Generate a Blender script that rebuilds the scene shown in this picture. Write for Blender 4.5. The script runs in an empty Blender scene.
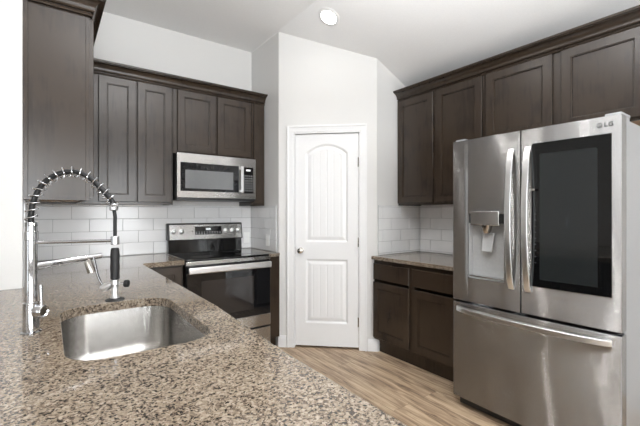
import bpy, bmesh, math, random
from mathutils import Vector, Matrix
from mathutils.geometry import tessellate_polygon
random.seed(4)
R = math.radians
scn = bpy.context.scene
COL = scn.collection

# ------------------------------------------------------------------ camera
cam_d = bpy.data.cameras.new('camera')
cam = bpy.data.objects.new('camera', cam_d)
COL.objects.link(cam)
cam_d.sensor_width = 36.0
cam_d.lens = 36.0 * 369.5 / 640.0
cam_d.shift_y = -0.7 / 640.0
cam_d.clip_start = 0.02
cam.location = (0, 0, 1.305)
cam.rotation_euler = (R(90), 0, R(-36.244))
scn.camera = cam

# ------------------------------------------------------------------ world, exposure
scn.view_settings.view_transform = 'Standard'
scn.view_settings.look = 'None'
scn.view_settings.gamma = 1.0
scn.view_settings.use_curve_mapping = False
scn.view_settings.exposure = 0.18
world = bpy.data.worlds.new('daylight')
scn.world = world
world.use_nodes = True
wn = world.node_tree.nodes
wn['Background'].inputs['Color'].default_value = (0.86, 0.93, 1.0, 1)
wn['Background'].inputs['Strength'].default_value = 2.5


def area(name, loc, rot, sx, sy, power, col=(1, 1, 1), spread=180):
    l = bpy.data.lights.new(name, 'AREA')
    l.shape = 'RECTANGLE'; l.size = sx; l.size_y = sy
    l.energy = power; l.color = col; l.spread = R(spread)
    o = bpy.data.objects.new(name, l)
    o.location = loc; o.rotation_euler = rot
    COL.objects.link(o)
    return o


# daylight entering by the windows of the room behind and to the left of the camera
DAY = (0.95, 0.98, 1.0)
WIN_BACK = [(-3.6, -2.2), (-1.4, 0.0), (0.8, 2.2)]          # x spans in the back wall
WIN_LEFT = [(-1.9, -0.9)]       # y spans in the left wall
RX0, RY0 = -4.5, -4.2
for a, b in WIN_BACK:
    area('window_daylight', ((a + b) / 2, RY0 - 0.16, 1.5), (R(90), 0, 0), b - a, 1.9, 72 * (b - a), DAY)
for a, b in WIN_LEFT:
    area('window_daylight', (RX0 - 0.16, (a + b) / 2, 1.52), (R(90), 0, R(-90)), b - a, 2.7, (12 if b - a > .5 else 160) * (b - a), DAY)

# added fill light above the frame, turned up to brighten the ceiling
area('added_ceiling_fill', (0.85, 0.62, 2.1), (R(180 + 3), 0, R(-36)), 0.4, 0.4, 90, (0.97, 0.985, 1.0), 172)

# ------------------------------------------------------------------ materials
M = {}


def nodes(name):
    m = bpy.data.materials.new(name)
    m.use_nodes = True
    nt = m.node_tree
    b = nt.nodes['Principled BSDF']
    M[name] = m
    return m, nt, b


def N(nt, t, **kw):
    n = nt.nodes.new(t)
    for k, v in kw.items():
        if k in n.inputs.keys():
            n.inputs[k].default_value = v
        else:
            setattr(n, k, v)
    return n


def s2l(c):
    return tuple(((v / 255) / 12.92 if v / 255 <= 0.04045 else ((v / 255 + 0.055) / 1.055) ** 2.4) for v in c) + (1,)


def plain(name, rgb, rough=0.5, metal=0.0, spec=0.5, bump=0.0, bscale=60, coat=0.0, var=0.04):
    m, nt, b = nodes(name)
    tc = N(nt, 'ShaderNodeTexCoord')
    no = N(nt, 'ShaderNodeTexNoise', Scale=float(bscale), Detail=3.0)
    nt.links.new(tc.outputs['Object'], no.inputs['Vector'])
    c = s2l(rgb)
    rp = N(nt, 'ShaderNodeValToRGB')
    rp.color_ramp.elements[0].position = 0.3; rp.color_ramp.elements[1].position = 0.7
    rp.color_ramp.elements[0].color = tuple(v * (1 - var) for v in c[:3]) + (1,)
    rp.color_ramp.elements[1].color = tuple(min(1, v * (1 + var)) for v in c[:3]) + (1,)
    nt.links.new(no.outputs['Fac'], rp.inputs['Fac'])
    nt.links.new(rp.outputs['Color'], b.inputs['Base Color'])
    b.inputs['Roughness'].default_value = rough
    b.inputs['Metallic'].default_value = metal
    b.inputs['Specular IOR Level'].default_value = spec
    b.inputs['Coat Weight'].default_value = coat
    if bump:
        bp = N(nt, 'ShaderNodeBump', Strength=bump, Distance=0.002)
        nt.links.new(no.outputs['Fac'], bp.inputs['Height'])
        nt.links.new(bp.outputs['Normal'], b.inputs['Normal'])
    return m


plain('wall_paint', (214, 213, 211), 0.6, bump=0.15, bscale=180, var=0.01)
plain('ceiling_paint', (234, 234, 234), 0.85, bump=0.5, bscale=90, var=0.015)
plain('white_trim', (228, 228, 228), 0.3, var=0.01)
plain('door_white', (226, 226, 226), 0.32, var=0.01)
plain('tile_grout', (180, 180, 180), 0.8)
plain('black_gloss', (14, 14, 15), 0.08, coat=0.3)
plain('black_plastic', (22, 22, 23), 0.35)
plain('black_rubber', (20, 20, 21), 0.55)
plain('dark_void', (12, 11, 11), 0.7)
plain('raw_wood', (186, 152, 118), 0.6, var=0.12, bscale=25)
plain('white_plastic', (238, 238, 236), 0.35, var=0.01)
plain('screen_grey', (120, 124, 126), 0.12)
plain('fridge_side', (176, 178, 180), 0.38, metal=0.55, var=0.01)
plain('grey_plastic', (166, 167, 167), 0.4)
plain('icon_grey', (178, 180, 182), 0.4)
plain('burner_grey', (44, 44, 45), 0.2)
plain('logo_grey', (60, 61, 64), 0.4)


def glass_dark(name, rgb, rough=0.03):
    m = plain(name, rgb, rough, spec=0.5, coat=0.0, var=0.02)
    M[name].node_tree.nodes['Principled BSDF'].inputs['Coat Roughness'].default_value = 0.02
    return m


glass_dark('cooktop_glass', (10, 10, 11))
glass_dark('oven_glass', (20, 20, 22))
glass_dark('oven_window_glass', (44, 41, 40))
glass_dark('fridge_glass', (13, 14, 15))
glass_dark('fridge_window_glass', (35, 38, 39))
glass_dark('microwave_glass', (30, 31, 33))
glass_dark('microwave_window', (112, 114, 115), 0.15)


ROT = 0.25


def metal(name, rgb, rough, aniso=0.0, warp=0.0, sz=(4, 4, 600)):
    m, nt, b = nodes(name)
    b.inputs['Metallic'].default_value = 1.0
    b.inputs['Anisotropic'].default_value = aniso
    b.inputs['Anisotropic Rotation'].default_value = ROT
    tc = N(nt, 'ShaderNodeTexCoord')
    mp = N(nt, 'ShaderNodeMapping')
    mp.inputs['Scale'].default_value = sz
    nt.links.new(tc.outputs['Object'], mp.inputs['Vector'])
    no = N(nt, 'ShaderNodeTexNoise', Scale=1.0, Detail=2.0)
    nt.links.new(mp.outputs['Vector'], no.inputs['Vector'])
    mr = N(nt, 'ShaderNodeMapRange')
    mr.inputs['To Min'].default_value = rough * 0.85
    mr.inputs['To Max'].default_value = rough * 1.15
    nt.links.new(no.outputs['Fac'], mr.inputs['Value'])
    nt.links.new(mr.outputs['Result'], b.inputs['Roughness'])
    rp = N(nt, 'ShaderNodeValToRGB')
    c = s2l(rgb)
    rp.color_ramp.elements[0].color = tuple(v * 0.93 for v in c[:3]) + (1,)
    rp.color_ramp.elements[1].color = tuple(min(1, v * 1.05) for v in c[:3]) + (1,)
    nt.links.new(no.outputs['Fac'], rp.inputs['Fac'])
    nt.links.new(rp.outputs['Color'], b.inputs['Base Color'])
    if aniso:
        tg = N(nt, 'ShaderNodeTangent', direction_type='UV_MAP')
        tg.uv_map = 'UVMap'
        nt.links.new(tg.outputs['Tangent'], b.inputs['Tangent'])
    if warp:
        n2 = N(nt, 'ShaderNodeTexNoise', Scale=3.2, Detail=1.0)
        nt.links.new(tc.outputs['Object'], n2.inputs['Vector'])
        bp = N(nt, 'ShaderNodeBump', Strength=warp, Distance=0.02)
        nt.links.new(n2.outputs['Fac'], bp.inputs['Height'])
        nt.links.new(bp.outputs['Normal'], b.inputs['Normal'])
    return m


def brushed(name, rgb, rough, spread, wave):
    """horizontally brushed steel: the fine brush lines tip the normal up and down only"""
    m, nt, b = nodes(name)
    b.inputs['Metallic'].default_value = 1.0
    b.inputs['Roughness'].default_value = rough
    tc = N(nt, 'ShaderNodeTexCoord'); ge = N(nt, 'ShaderNodeNewGeometry')
    c = s2l(rgb)
    mp = N(nt, 'ShaderNodeMapping'); mp.inputs['Scale'].default_value = (3, 3, 400)
    nt.links.new(tc.outputs['Object'], mp.inputs['Vector'])
    no = N(nt, 'ShaderNodeTexNoise', Scale=1.0, Detail=2.0)
    nt.links.new(mp.outputs['Vector'], no.inputs['Vector'])
    rp = N(nt, 'ShaderNodeValToRGB')
    rp.color_ramp.elements[0].color = tuple(v * 0.94 for v in c[:3]) + (1,)
    rp.color_ramp.elements[1].color = tuple(min(1, v * 1.05) for v in c[:3]) + (1,)
    nt.links.new(no.outputs['Fac'], rp.inputs['Fac']); nt.links.new(rp.outputs['Color'], b.inputs['Base Color'])
    wn_ = N(nt, 'ShaderNodeTexWhiteNoise', noise_dimensions='3D')
    nt.links.new(tc.outputs['Object'], wn_.inputs['Vector'])
    sp = N(nt, 'ShaderNodeSeparateColor'); nt.links.new(wn_.outputs['Color'], sp.inputs['Color'])
    a1 = N(nt, 'ShaderNodeMath', operation='ADD'); nt.links.new(sp.outputs[0], a1.inputs[0]); nt.links.new(sp.outputs[1], a1.inputs[1])
    a2 = N(nt, 'ShaderNodeMath', operation='ADD'); nt.links.new(a1.outputs[0], a2.inputs[0]); nt.links.new(sp.outputs[2], a2.inputs[1])
    a3 = N(nt, 'ShaderNodeMath', operation='SUBTRACT'); a3.inputs[1].default_value = 1.5; nt.links.new(a2.outputs[0], a3.inputs[0])
    a4 = N(nt, 'ShaderNodeMath', operation='MULTIPLY'); a4.inputs[1].default_value = spread; nt.links.new(a3.outputs[0], a4.inputs[0])
    # slight waviness of the sheet, sideways
    m3 = N(nt, 'ShaderNodeMapping'); m3.inputs['Scale'].default_value = (5.5, 5.5, 1.5)
    nt.links.new(tc.outputs['Object'], m3.inputs['Vector'])
    n2 = N(nt, 'ShaderNodeTexNoise', Scale=1.0, Detail=0.0); nt.links.new(m3.outputs['Vector'], n2.inputs['Vector'])
    b1 = N(nt, 'ShaderNodeMath', operation='SUBTRACT'); b1.inputs[1].default_value = 0.5; nt.links.new(n2.outputs['Fac'], b1.inputs[0])
    b2 = N(nt, 'ShaderNodeMath', operation='MULTIPLY'); b2.inputs[1].default_value = wave; nt.links.new(b1.outputs[0], b2.inputs[0])
    cx = N(nt, 'ShaderNodeCombineXYZ'); nt.links.new(b2.outputs[0], cx.inputs['Y']); nt.links.new(b2.outputs[0], cx.inputs['X']); nt.links.new(a4.outputs[0], cx.inputs['Z'])
    ad = N(nt, 'ShaderNodeVectorMath', operation='ADD'); nt.links.new(ge.outputs['Normal'], ad.inputs[0]); nt.links.new(cx.outputs[0], ad.inputs[1])
    nm = N(nt, 'ShaderNodeVectorMath', operation='NORMALIZE'); nt.links.new(ad.outputs[0], nm.inputs[0])
    nt.links.new(nm.outputs['Vector'], b.inputs['Normal'])
    return m


brushed('fridge_steel', (158, 158, 158), 0.10, 1.1, 0.24)
brushed('sink_steel', (190, 188, 185), 0.2, 0.55, 0.0)
brushed('steel', (200, 200, 199), 0.14, 0.45, 0.05)
plain('bright_steel', (222, 222, 222), 0.34, metal=1.0, var=0.01)
metal('chrome', (196, 197, 199), 0.06)
metal('nickel', (170, 166, 160), 0.22)

# cabinet wood: dark stained maple, satin lacquer


def wood(name, c0, c1, rough):
    m, nt, b = nodes(name)
    tc = N(nt, 'ShaderNodeTexCoord')
    mp = N(nt, 'ShaderNodeMapping'); mp.inputs['Scale'].default_value = (16, 16, 1.6)
    nt.links.new(tc.outputs['Object'], mp.inputs['Vector'])
    no = N(nt, 'ShaderNodeTexNoise', Scale=2.2, Detail=6.0, Roughness=0.6, Distortion=0.6)
    nt.links.new(mp.outputs['Vector'], no.inputs['Vector'])
    n2 = N(nt, 'ShaderNodeTexNoise', Scale=5.0, Detail=2.0)
    nt.links.new(tc.outputs['Object'], n2.inputs['Vector'])
    mx = N(nt, 'ShaderNodeMath', operation='ADD')
    nt.links.new(no.outputs['Fac'], mx.inputs[0]); nt.links.new(n2.outputs['Fac'], mx.inputs[1])
    rp = N(nt, 'ShaderNodeValToRGB')
    rp.color_ramp.elements[0].position = 0.75; rp.color_ramp.elements[0].color = s2l(c0)
    rp.color_ramp.elements[1].position = 1.25 - 0.02 if False else 1.0; rp.color_ramp.elements[1].color = s2l(c1)
    nt.links.new(mx.outputs[0], rp.inputs['Fac'])
    nt.links.new(rp.outputs['Color'], b.inputs['Base Color'])
    b.inputs['Roughness'].default_value = rough
    bp = N(nt, 'ShaderNodeBump', Strength=0.06, Distance=0.001)
    nt.links.new(no.outputs['Fac'], bp.inputs['Height'])
    nt.links.new(bp.outputs['Normal'], b.inputs['Normal'])
    return m


wood('cabinet_wood', (43, 34, 27), (53, 43, 34), 0.26)

# granite


def granite():
    m, nt, b = nodes('granite')
    tc = N(nt, 'ShaderNodeTexCoord')
    nz = N(nt, 'ShaderNodeTexNoise', Scale=60.0, Detail=2.0)
    nt.links.new(tc.outputs['Object'], nz.inputs['Vector'])
    mixv = N(nt, 'ShaderNodeMix', data_type='RGBA', blend_type='LINEAR_LIGHT')
    mixv.inputs['Factor'].default_value = 0.012
    nt.links.new(tc.outputs['Object'], mixv.inputs['A']); nt.links.new(nz.outputs['Color'], mixv.inputs['B'])
    v = N(nt, 'ShaderNodeTexVoronoi', Scale=215.0)
    nt.links.new(mixv.outputs['Result'], v.inputs['Vector'])
    sp = N(nt, 'ShaderNodeSeparateColor'); nt.links.new(v.outputs['Color'], sp.inputs['Color'])
    n1 = N(nt, 'ShaderNodeTexNoise', Scale=105.0, Detail=3.0, Roughness=0.6)
    nt.links.new(tc.outputs['Object'], n1.inputs['Vector'])
    n3 = N(nt, 'ShaderNodeTexNoise', Scale=4.0, Detail=2.0)
    nt.links.new(tc.outputs['Object'], n3.inputs['Vector'])
    a = N(nt, 'ShaderNodeMath', operation='MULTIPLY_ADD'); a.inputs[1].default_value = 0.62
    nt.links.new(sp.outputs[0], a.inputs[0])
    s = N(nt, 'ShaderNodeMath', operation='MULTIPLY_ADD'); s.inputs[1].default_value = 1.1; s.inputs[2].default_value = -0.42
    nt.links.new(n1.outputs['Fac'], s.inputs[0]); nt.links.new(s.outputs[0], a.inputs[2])
    a2 = N(nt, 'ShaderNodeMath', operation='MULTIPLY_ADD'); a2.inputs[1].default_value = 0.25
    nt.links.new(n3.outputs['Fac'], a2.inputs[0]); nt.links.new(a.outputs[0], a2.inputs[2])
    rp = N(nt, 'ShaderNodeValToRGB')
    cr = rp.color_ramp
    stops = [(0.12, (34, 30, 28)), (0.30, (62, 54, 48)), (0.42, (102, 90, 78)), (0.55, (128, 115, 100)), (0.72, (146, 133, 117)), (0.95, (164, 153, 139))]
    cr.elements[0].position = stops[0][0]; cr.elements[0].color = s2l(stops[0][1])
    cr.elements[1].position = stops[-1][0]; cr.elements[1].color = s2l(stops[-1][1])
    for p, c in stops[1:-1]:
        e = cr.elements.new(p); e.color = s2l(c)
    nt.links.new(a2.outputs[0], rp.inputs['Fac'])
    nt.links.new(rp.outputs['Color'], b.inputs['Base Color'])
    b.inputs['Roughness'].default_value = 0.06
    b.inputs['Specular IOR Level'].default_value = 0.55


granite()


def floor_mat():
    m, nt, b = nodes('plank_floor')
    tc = N(nt, 'ShaderNodeTexCoord')
    mp = N(nt, 'ShaderNodeMapping'); mp.inputs['Rotation'].default_value = (0, 0, R(90))
    nt.links.new(tc.outputs['Object'], mp.inputs['Vector'])
    br = N(nt, 'ShaderNodeTexBrick')
    br.inputs['Scale'].default_value = 1.0
    br.inputs['Brick Width'].default_value = 1.22; br.inputs['Row Height'].default_value = 0.152
    br.inputs['Mortar Size'].default_value = 0.0012; br.inputs['Mortar Smooth'].default_value = 0.2
    br.inputs['Color1'].default_value = (0.3, 0.3, 0.3, 1); br.inputs['Color2'].default_value = (0.75, 0.75, 0.75, 1)
    br.inputs['Mortar'].default_value = (0.0, 0.0, 0.0, 1)
    br.offset = 0.37
    nt.links.new(mp.outputs['Vector'], br.inputs['Vector'])
    m2 = N(nt, 'ShaderNodeMapping'); m2.inputs['Scale'].default_value = (36, 2.6, 1)
    nt.links.new(tc.outputs['Object'], m2.inputs['Vector'])
    # shift the grain from plank to plank
    ad = N(nt, 'ShaderNodeVectorMath', operation='MULTIPLY_ADD')
    ad.inputs[1].default_value = (9, 9, 9)
    nt.links.new(br.outputs['Color'], ad.inputs[0]); nt.links.new(m2.outputs['Vector'], ad.inputs[2])
    no = N(nt, 'ShaderNodeTexNoise', Scale=1.0, Detail=7.0, Roughness=0.62, Distortion=0.8)
    nt.links.new(ad.outputs['Vector'], no.inputs['Vector'])
    mx = N(nt, 'ShaderNodeMath', operation='MULTIPLY_ADD'); mx.inputs[1].default_value = 0.16
    sp = N(nt, 'ShaderNodeSeparateColor'); nt.links.new(br.outputs['Color'], sp.inputs['Color'])
    nt.links.new(sp.outputs[0], mx.inputs[0]); nt.links.new(no.outputs['Fac'], mx.inputs[2])
    rp = N(nt, 'ShaderNodeValToRGB'); cr = rp.color_ramp
    cr.elements[0].position = 0.38; cr.elements[0].color = s2l((96, 76, 60))
    cr.elements[1].position = 0.76; cr.elements[1].color = s2l((206, 186, 160))
    e = cr.elements.new(0.52); e.color = s2l((160, 136, 112))
    e = cr.elements.new(0.62); e.color = s2l((186, 163, 136))
    nt.links.new(mx.outputs[0], rp.inputs['Fac'])
    mm = N(nt, 'ShaderNodeMix', data_type='RGBA', blend_type='MIX')
    nt.links.new(br.outputs['Fac'], mm.inputs['Factor'])
    nt.links.new(rp.outputs['Color'], mm.inputs['A']); mm.inputs['B'].default_value = s2l((96, 78, 62))
    nt.links.new(mm.outputs['Result'], b.inputs['Base Color'])
    b.inputs['Roughness'].default_value = 0.42
    bp = N(nt, 'ShaderNodeBump', Strength=0.12, Distance=0.002)
    nt.links.new(no.outputs['Fac'], bp.inputs['Height']); nt.links.new(bp.outputs['Normal'], b.inputs['Normal'])


floor_mat()


def tile_mat():
    m, nt, b = nodes('tile_glaze')
    tc = N(nt, 'ShaderNodeTexCoord')
    no = N(nt, 'ShaderNodeTexNoise', Scale=9.0, Detail=2.0)
    nt.links.new(tc.outputs['Object'], no.inputs['Vector'])
    rp = N(nt, 'ShaderNodeValToRGB')
    rp.color_ramp.elements[0].color = s2l((220, 220, 220)); rp.color_ramp.elements[1].color = s2l((230, 230, 230))
    nt.links.new(no.outputs['Fac'], rp.inputs['Fac']); nt.links.new(rp.outputs['Color'], b.inputs['Base Color'])
    b.inputs['Roughness'].default_value = 0.16
    bp = N(nt, 'ShaderNodeBump', Strength=0.08, Distance=0.004)
    nt.links.new(no.outputs['Fac'], bp.inputs['Height']); nt.links.new(bp.outputs['Normal'], b.inputs['Normal'])


tile_mat()


def emit(name, col, st):
    m, nt, b = nodes(name)
    b.inputs['Base Color'].default_value = (0.9, 0.9, 0.9, 1)
    b.inputs['Emission Color'].default_value = col + (1,)
    b.inputs['Emission Strength'].default_value = st


emit('lamp_glow', (1.0, 0.97, 0.93), 60.0)
emit('lamp_glow_dim', (1.0, 0.97, 0.93), 9.0)
emit('display_glow', (0.75, 0.9, 1.0), 0.1)


def pane_mat():
    m, nt, b = nodes('window_glass')
    tr = N(nt, 'ShaderNodeBsdfTransparent'); gl = N(nt, 'ShaderNodeBsdfGlossy'); gl.inputs['Roughness'].default_value = 0.02
    fr = N(nt, 'ShaderNodeFresnel', IOR=1.45)
    mx = N(nt, 'ShaderNodeMixShader')
    nt.links.new(fr.outputs[0], mx.inputs[0]); nt.links.new(tr.outputs[0], mx.inputs[1]); nt.links.new(gl.outputs[0], mx.inputs[2])
    nt.links.new(mx.outputs[0], nt.nodes['Material Output'].inputs['Surface'])
    nt.nodes.remove(b)


pane_mat()


# ------------------------------------------------------------------ mesh helpers
class MB:
    def __init__(s):
        s.bm = bmesh.new()

    def box(s, x0, x1, y0, y1, z0, z1):
        if x0 > x1: x0, x1 = x1, x0
        if y0 > y1: y0, y1 = y1, y0
        v = [s.bm.verts.new((x, y, z)) for x in (x0, x1) for y in (y0, y1) for z in (z0, z1)]
        for f in ((0, 1, 3, 2), (4, 6, 7, 5), (0, 4, 5, 1), (2, 3, 7, 6), (0, 2, 6, 4), (1, 5, 7, 3)):
            s.bm.faces.new([v[i] for i in f])
        return s

    def hexa(s, pts):
        """8 points: bottom quad then top quad"""
        v = [s.bm.verts.new(p) for p in pts]
        for f in ((3, 2, 1, 0), (4, 5, 6, 7), (0, 1, 5, 4), (1, 2, 6, 5), (2, 3, 7, 6), (3, 0, 4, 7)):
            s.bm.faces.new([v[i] for i in f])
        return s

    def tube(s, path, r, n=16, cap=True, r2=None):
        P = [Vector(p) for p in path]
        rs = r if isinstance(r, (list, tuple)) else [r] * len(P)
        T = []
        for i in range(len(P)):
            a = P[max(0, i - 1)]; b = P[min(len(P) - 1, i + 1)]
            T.append((b - a).normalized())
        up = Vector((0, 0, 1)) if abs(T[0].z) < 0.9 else Vector((1, 0, 0))
        u = T[0].cross(up).normalized()
        rings = []
        for i, p in enumerate(P):
            u = (u - T[i] * u.dot(T[i])).normalized()
            w = T[i].cross(u)
            rw = rs[i] if r2 is None else r2
            rings.append([s.bm.verts.new(p + u * rs[i] * math.cos(2 * math.pi * k / n) + w * rw * math.sin(2 * math.pi * k / n)) for k in range(n)])
        for a, b in zip(rings, rings[1:]):
            for k in range(n):
                s.bm.faces.new((a[k], a[(k + 1) % n], b[(k + 1) % n], b[k]))
        if cap:
            s.bm.faces.new(rings[0][::-1]); s.bm.faces.new(rings[-1])
        return s

    def cyl(s, a, b, r, n=24, r_end=None):
        return s.tube([a, b], [r, r if r_end is None else r_end], n)

    def lathe(s, c, prof, axis=(0, 0, 1), n=32):
        """prof: list of (radius, height along axis)"""
        ax = Vector(axis).normalized()
        up = Vector((1, 0, 0)) if abs(ax.x) < 0.9 else Vector((0, 1, 0))
        u = ax.cross(up).normalized(); w = ax.cross(u)
        c = Vector(c)
        rings = [[s.bm.verts.new(c + ax * h + (u * math.cos(2 * math.pi * k / n) + w * math.sin(2 * math.pi * k / n)) * max(r, 1e-5)) for k in range(n)] for r, h in prof]
        for a, b in zip(rings, rings[1:]):
            for k in range(n):
                s.bm.faces.new((a[k], a[(k + 1) % n], b[(k + 1) % n], b[k]))
        s.bm.faces.new(rings[0][::-1]); s.bm.faces.new(rings[-1])
        return s

    def slab(s, outer, z0, z1, holes=()):
        loops = [[Vector((x, y, 0)) for x, y in outer]] + [[Vector((x, y, 0)) for x, y in h] for h in holes]
        tris = tessellate_polygon(loops)
        flat = [p for l in loops for p in l]
        top = [s.bm.verts.new((p.x, p.y, z1)) for p in flat]
        bot = [s.bm.verts.new((p.x, p.y, z0)) for p in flat]
        for t in tris:
            s.bm.faces.new([top[i] for i in t]); s.bm.faces.new([bot[i] for i in t[::-1]])
        o = 0
        for l in loops:
            k = len(l)
            for i in range(k):
                j = (i + 1) % k
                s.bm.faces.new((top[o + i], bot[o + i], bot[o + j], top[o + j]))
            o += k
        return s

    def sweep(s, path, prof):
        """path: [(x,y)] with outward side to the right of travel; prof: closed [(out, z)]"""
        P = [Vector((x, y)) for x, y in path]
        rings = []
        for i, p in enumerate(P):
            ds = []
            if i > 0: ds.append((P[i] - P[i - 1]).normalized())
            if i < len(P) - 1: ds.append((P[i + 1] - P[i]).normalized())
            ns = [Vector((d.y, -d.x)) for d in ds]
            if len(ns) == 2:
                m = ns[0] + ns[1]
                m = m / (1 + ns[0].dot(ns[1]))
            else:
                m = ns[0]
            rings.append([s.bm.verts.new((p.x + m.x * o, p.y + m.y * o, z)) for o, z in prof])
        n = len(prof)
        for a, b in zip(rings, rings[1:]):
            for k in range(n):
                s.bm.faces.new((a[k], b[k], b[(k + 1) % n], a[(k + 1) % n]))
        s.bm.faces.new(rings[0]); s.bm.faces.new(rings[-1][::-1])
        return s

    def xform(s, mat):
        bmesh.ops.transform(s.bm, matrix=mat, verts=s.bm.verts)
        return s

    def build(s, name, mat, parent=None, bevel=0.0, local=False, seg=2, origin=None, sharp=35):
        bm = s.bm
        bmesh.ops.recalc_face_normals(bm, faces=bm.faces)
        if parent is not None:
            off = Vector((0, 0, 0)) if local else wpos(parent)
            loc = Vector((0, 0, 0))
        else:
            if origin is None:
                xs = [v.co.x for v in bm.verts]; ys = [v.co.y for v in bm.verts]; zs = [v.co.z for v in bm.verts]
                origin = ((min(xs) + max(xs)) / 2, (min(ys) + max(ys)) / 2, min(zs))
            off = Vector(origin); loc = off
        for v in bm.verts: v.co -= off
        uv = bm.loops.layers.uv.new('UVMap')
        for f in bm.faces:
            n = f.normal
            ax = max(range(3), key=lambda i: abs(n[i]))
            for l in f.loops:
                c = l.vert.co
                l[uv].uv = (c.y, c.z) if ax == 0 else ((c.x, c.z) if ax == 1 else (c.x, c.y))
            f.smooth = True
        me = bpy.data.meshes.new(name)
        bm.to_mesh(me); bm.free()
        me.set_sharp_from_angle(angle=R(sharp))
        me.materials.append(M[mat])
        o = bpy.data.objects.new(name, me)
        COL.objects.link(o)
        o.location = loc
        if parent is not None: o.parent = parent
        if bevel:
            b = o.modifiers.new('bevel', 'BEVEL')
            b.width = bevel; b.segments = seg; b.limit_method = 'ANGLE'; b.angle_limit = R(40)
            b.harden_normals = False
        return o


def wpos(o):
    p = Vector(o.location)
    while o.parent is not None:
        o = o.parent; p = p + Vector(o.location)
    return p


def tag(o, label=None, cat=None, group=None, kind=None):
    if label: o['label'] = label
    if cat: o['category'] = cat
    if group: o['group'] = group
    if kind: o['kind'] = kind
    return o


def thing(name, label, cat, loc, rotz=0, group=None):
    o = bpy.data.objects.new(name, None)
    o.empty_display_size = 0.1
    COL.objects.link(o)
    o.location = loc; o.rotation_euler = (0, 0, rotz)
    return tag(o, label, cat, group)


def struct(name, mb, mat, label=None, **kw):
    return tag(mb.build(name, mat, **kw), kind='structure', label=label)


def B(*a): return MB().box(*a)


# ------------------------------------------------------------------ the room
WY = 3.733            # range wall plane
WX = 3.108            # fridge wall plane
LX = -0.111           # left kitchen wall plane
LYE = 2.446           # end of the left kitchen wall
PA = Vector((1.80, 3.135))   # pantry wall corner, left
PB = Vector((2.485, 2.485))  # pantry wall corner, right
CZ = 3.065
SL = 0.452            # slope of the vault

struct('floor', B(RX0 - 0.1, WX + 0.12, RY0 - 0.1, WY + 0.12, -0.06, 0), 'plank_floor', origin=(0, 0, 0))
zr = CZ - SL * (WX + 0.12 - 1.79)
c = MB()
c.hexa([(RX0 - .1, RY0 - .1, CZ), (1.79, RY0 - .1, CZ), (1.79, WY + .12, CZ), (RX0 - .1, WY + .12, CZ),
        (RX0 - .1, RY0 - .1, CZ + .1), (1.79, RY0 - .1, CZ + .1), (1.79, WY + .12, CZ + .1), (RX0 - .1, WY + .12, CZ + .1)])
c.hexa([(1.79, RY0 - .1, CZ), (WX + .12, RY0 - .1, zr), (WX + .12, WY + .12, zr), (1.79, WY + .12, CZ),
        (1.79, RY0 - .1, CZ + .1), (WX + .12, RY0 - .1, zr + .1), (WX + .12, WY + .12, zr + .1), (1.79, WY + .12, CZ + .1)])
struct('ceiling', c, 'ceiling_paint')
struct('wall_back', B(RX0 - .1, WX + .12, WY, WY + .12, 0, CZ), 'wall_paint')
struct('wall_right', MB().hexa([(WX, RY0 - .1, 0), (WX + .12, RY0 - .1, 0), (WX + .12, WY, 0), (WX, WY, 0),
                                (WX, RY0 - .1, CZ - SL * (WX - 1.79)), (WX + .12, RY0 - .1, zr), (WX + .12, WY, zr), (WX, WY, CZ - SL * (WX - 1.79))]), 'wall_paint')
# stub wall that closes the kitchen on the left
w = MB()
w.box(LX - .34, LX, LYE, WY, 0, CZ)
struct('wall_left', w, 'wall_paint')
# pantry: two short returns and the diagonal wall with the doorway
struct('wall_pantry_left', B(1.80, 1.90, 3.20, WY, 0, CZ - .005), 'wall_paint')


def cz(x): return CZ - SL * max(0, x - 1.79)


w = MB()
x0, x1, y0, y1 = 2.5601, WX, 2.485, 2.585
w.hexa([(x0, y0, 0), (x1, y0, 0), (x1, y1, 0), (x0, y1, 0), (x0, y0, cz(x0)), (x1, y0, cz(x1)), (x1, y1, cz(x1)), (x0, y1, cz(x0))])
struct('wall_pantry_right', w, 'wall_paint')
dirv = (PB - PA).normalized(); LEN = (PB - PA).length
nrm = Vector((-dirv.y, dirv.x))           # into the pantry
DANG = math.atan2(dirv.y, dirv.x)
U0, U1, DZ = 0.150, 0.786, 2.072           # doorway along the wall


def dp(u, d): return PA + dirv * u + nrm * d


def dwall(mb, u0, u1, z0, d0=0.0, d1=0.10, z1=None):
    q = [dp(u0, d0), dp(u1, d0), dp(u1, d1), dp(u0, d1)]
    pts = [(p.x, p.y, z0) for p in q] + [(p.x, p.y, cz(p.x) if z1 is None else z1) for p in q]
    return mb.hexa(pts)


w = MB()
# mitred ends so that the diagonal wall closes against the returns
q0, q1, qi = dp(0, 0), dp(U0, 0), dp(U0, .10)
qe = Vector((1.80, 3.1999))
w.hexa([(q0.x, q0.y, 0), (q1.x, q1.y, 0), (qi.x, qi.y, 0), (qe.x, qe.y, 0), (q0.x, q0.y, cz(q0.x)), (q1.x, q1.y, cz(q1.x)), (qi.x, qi.y, cz(qi.x)), (qe.x, qe.y, cz(qe.x))])
q0, q1, qi, qe = dp(U1, 0), dp(LEN, 0), Vector((2.56, 2.485)), dp(U1, .10)
w.hexa([(q0.x, q0.y, 0), (q1.x, q1.y, 0), (qi.x, qi.y, 0), (qe.x, qe.y, 0), (q0.x, q0.y, cz(q0.x)), (q1.x, q1.y, cz(q1.x)), (qi.x, qi.y, cz(qi.x)), (qe.x, qe.y, cz(qe.x))])
dwall(w, U0, U1, DZ)
struct('wall_pantry', w, 'wall_paint')

# walls of the living space behind the camera, with windows


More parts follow.
